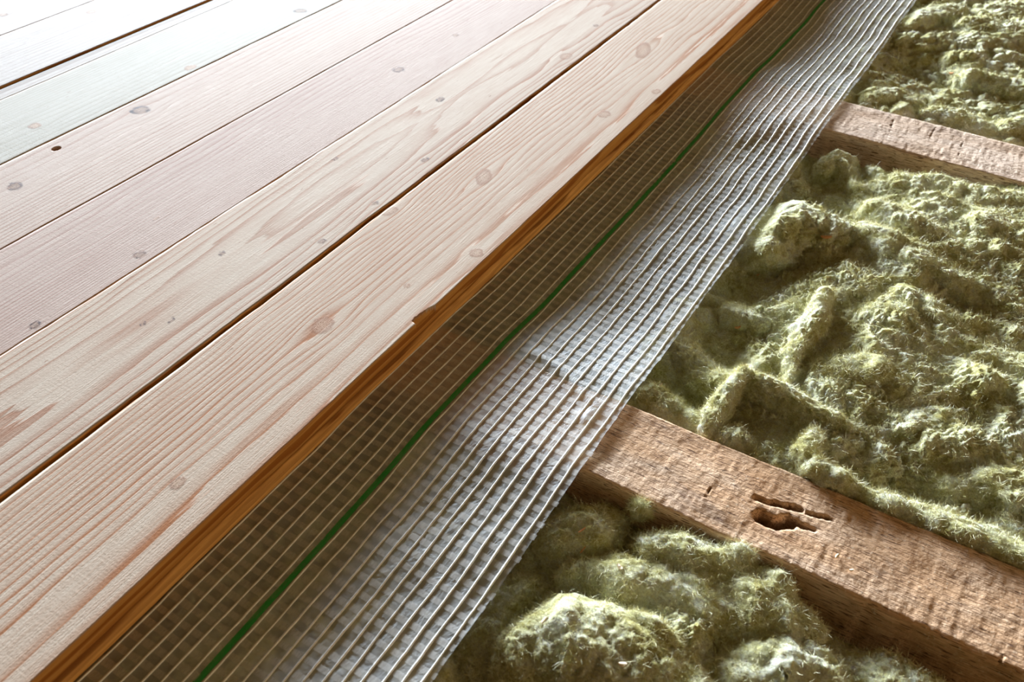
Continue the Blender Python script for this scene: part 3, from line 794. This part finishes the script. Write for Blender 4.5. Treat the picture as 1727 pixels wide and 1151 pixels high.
# bay behind the far joist
chunk('flat shaded wool fold beside the film behind the far joist', [(-0.1505, 1.2182), (-0.1277, 1.2548), (-0.0998, 1.2521)], [.016, .020, .016], .022, [-.004, -.002, -.004], 60, amp=.6, fib=1000)
chunk('pale wool roll lying along the back of the far joist', [(-0.0795, 1.2283), (-0.0390, 1.2312), (0.0073, 1.2136)], [.016, .020, .020], .024, [-.002, .004, .0], 61, fib=1800)
chunk('rounded wool tuft at the right edge behind the far joist', [(0.0202, 1.2222), (0.0439, 1.2570)], [.022, .024], .028, .006, 62, fib=1200)
chunk('pale wool mound in the top right corner', [(-0.0797, 1.5607), (-0.0096, 1.5530)], [.035, .040], .034, .008, 63, fib=2200)
chunk('long wool wave in the top right, left of the corner mound', [(-0.1687, 1.5139), (-0.1449, 1.5743), (-0.1070, 1.6156)], [.022, .028, .026], .026, .004, 64, fib=1400)
chunk('wool lump at the right edge between the corner mound and the far joist', [(-0.0468, 1.3650), (0.0003, 1.3627), (0.0379, 1.3659)], [.022, .026, .026], .028, [.0, .004, .006], 65, fib=1800)

# ------------------------------------------------------------------ wood chips scattered on the wool
T = NT('chip_wood')
b = T.n('ShaderNodeBsdfPrincipled', Base__Color=T.mix(T.noise(T.mapv((300, 900, 300)), 1.0, 2), (0.62, 0.26, 0.08), (0.78, 0.42, 0.20)), Roughness=0.6)
T.surf(b.outputs[0]); chip_dark = T.m
T = NT('chip_pale_wood')
b = T.n('ShaderNodeBsdfPrincipled', Base__Color=T.mix(T.noise(T.mapv((300, 900, 300)), 1.0, 2), (0.78, 0.60, 0.38), (0.88, 0.76, 0.56)), Roughness=0.6)
T.surf(b.outputs[0]); chip_pale = T.m
bpy.context.view_layer.update()
dg = bpy.context.evaluated_depsgraph_get()
def wood_chip(label, xy, L, W, ang, mat):
    hit, loc, nor, *_ = scene.ray_cast(dg, Vector((xy[0], xy[1], 0.2)), Vector((0, 0, -1)))
    z = loc.z if hit else 0.0
    n = 7
    t = np.linspace(-1, 1, n)
    hw = W * np.sqrt(np.clip(1 - t ** 2 * 0.92, 0, 1))
    rows = []
    for dz in (0, 0.0005):
        for sgn in (-1, 1):
            rows.append(np.stack([t * L, sgn * hw, 0.0012 * (t ** 2) + dz + 0 * t], -1))
    A = np.stack([rows[0], rows[1], rows[3], rows[2]], 1)
    o = mesh_np('wood_chip', A, grid_quads(n, 4, wrap=True), mat, smooth_on=False)
    o.location = (xy[0], xy[1], z + 0.0006); o.rotation_euler = (0.25, -0.2, ang)
    return tag(o, label, 'wood chip', )
wood_chip('orange wood flake on the dark face of the rounded wool mound', (-0.1058, 0.8463), .0055, .0022, 0.2, chip_dark)
wood_chip('thin orange flake on the shaded wool near the far joist and film edge', (-0.1518, 0.9567), .0050, .0014, 1.2, chip_dark)
wood_chip('short orange chip beside the film above the rounded mound', (-0.1576, 0.9194), .0036, .0013, 0.4, chip_dark)
wood_chip('long orange sliver lying over the top of the rounded mound', (-0.1269, 0.9017), .0120, .0007, -0.5, chip_dark)
wood_chip('orange sliver on the dark wool below the rounded mound', (-0.1533, 0.7854), .0055, .0007, 1.1, chip_dark)
wood_chip('small reddish chip on the ragged clump right of the film edge', (-0.1387, 0.6801), .0030, .0014, 0.7, chip_dark)
wood_chip('pale seed-like chip on the left slope of the large bottom dome', (-0.1372, 0.2986), .0030, .0013, 1.3, chip_pale)
wood_chip('pale chip on the slanting lobe in front of the near joist', (-0.1138, 0.3666), .0030, .0014, -0.6, chip_pale)
wood_chip('pale chip low on the large bottom dome', (-0.0790, 0.2955), .0028, .0015, 0.3, chip_pale)
wood_chip('thin brown splinter on the dark wool ball, its lower one', (-0.1459, 0.3728), .0034, .0006, 1.4, chip_dark)
wood_chip('thin dark splinter on the dark wool ball, its upper one', (-0.1530, 0.3845), .0034, .0006, 1.1, chip_dark)
wood_chip('pale curled shaving on the near joist right of the knot hole', (0.0144, 0.4531), .0022, .0011, 1.3, chip_pale)
wood_chip('tiny pale crumb on the near joist under the knot hole', (0.0262, 0.4464), .0016, .0009, 0.5, chip_pale)
wood_chip('small pale chip on the coiled clump beside the film', (-0.1681, 0.5633), .0026, .0012, 1.2, chip_pale)
wood_chip('red crumb on the dark wool behind the far joist', (-0.0746, 1.3863), .0032, .0018, 0.2, chip_dark)
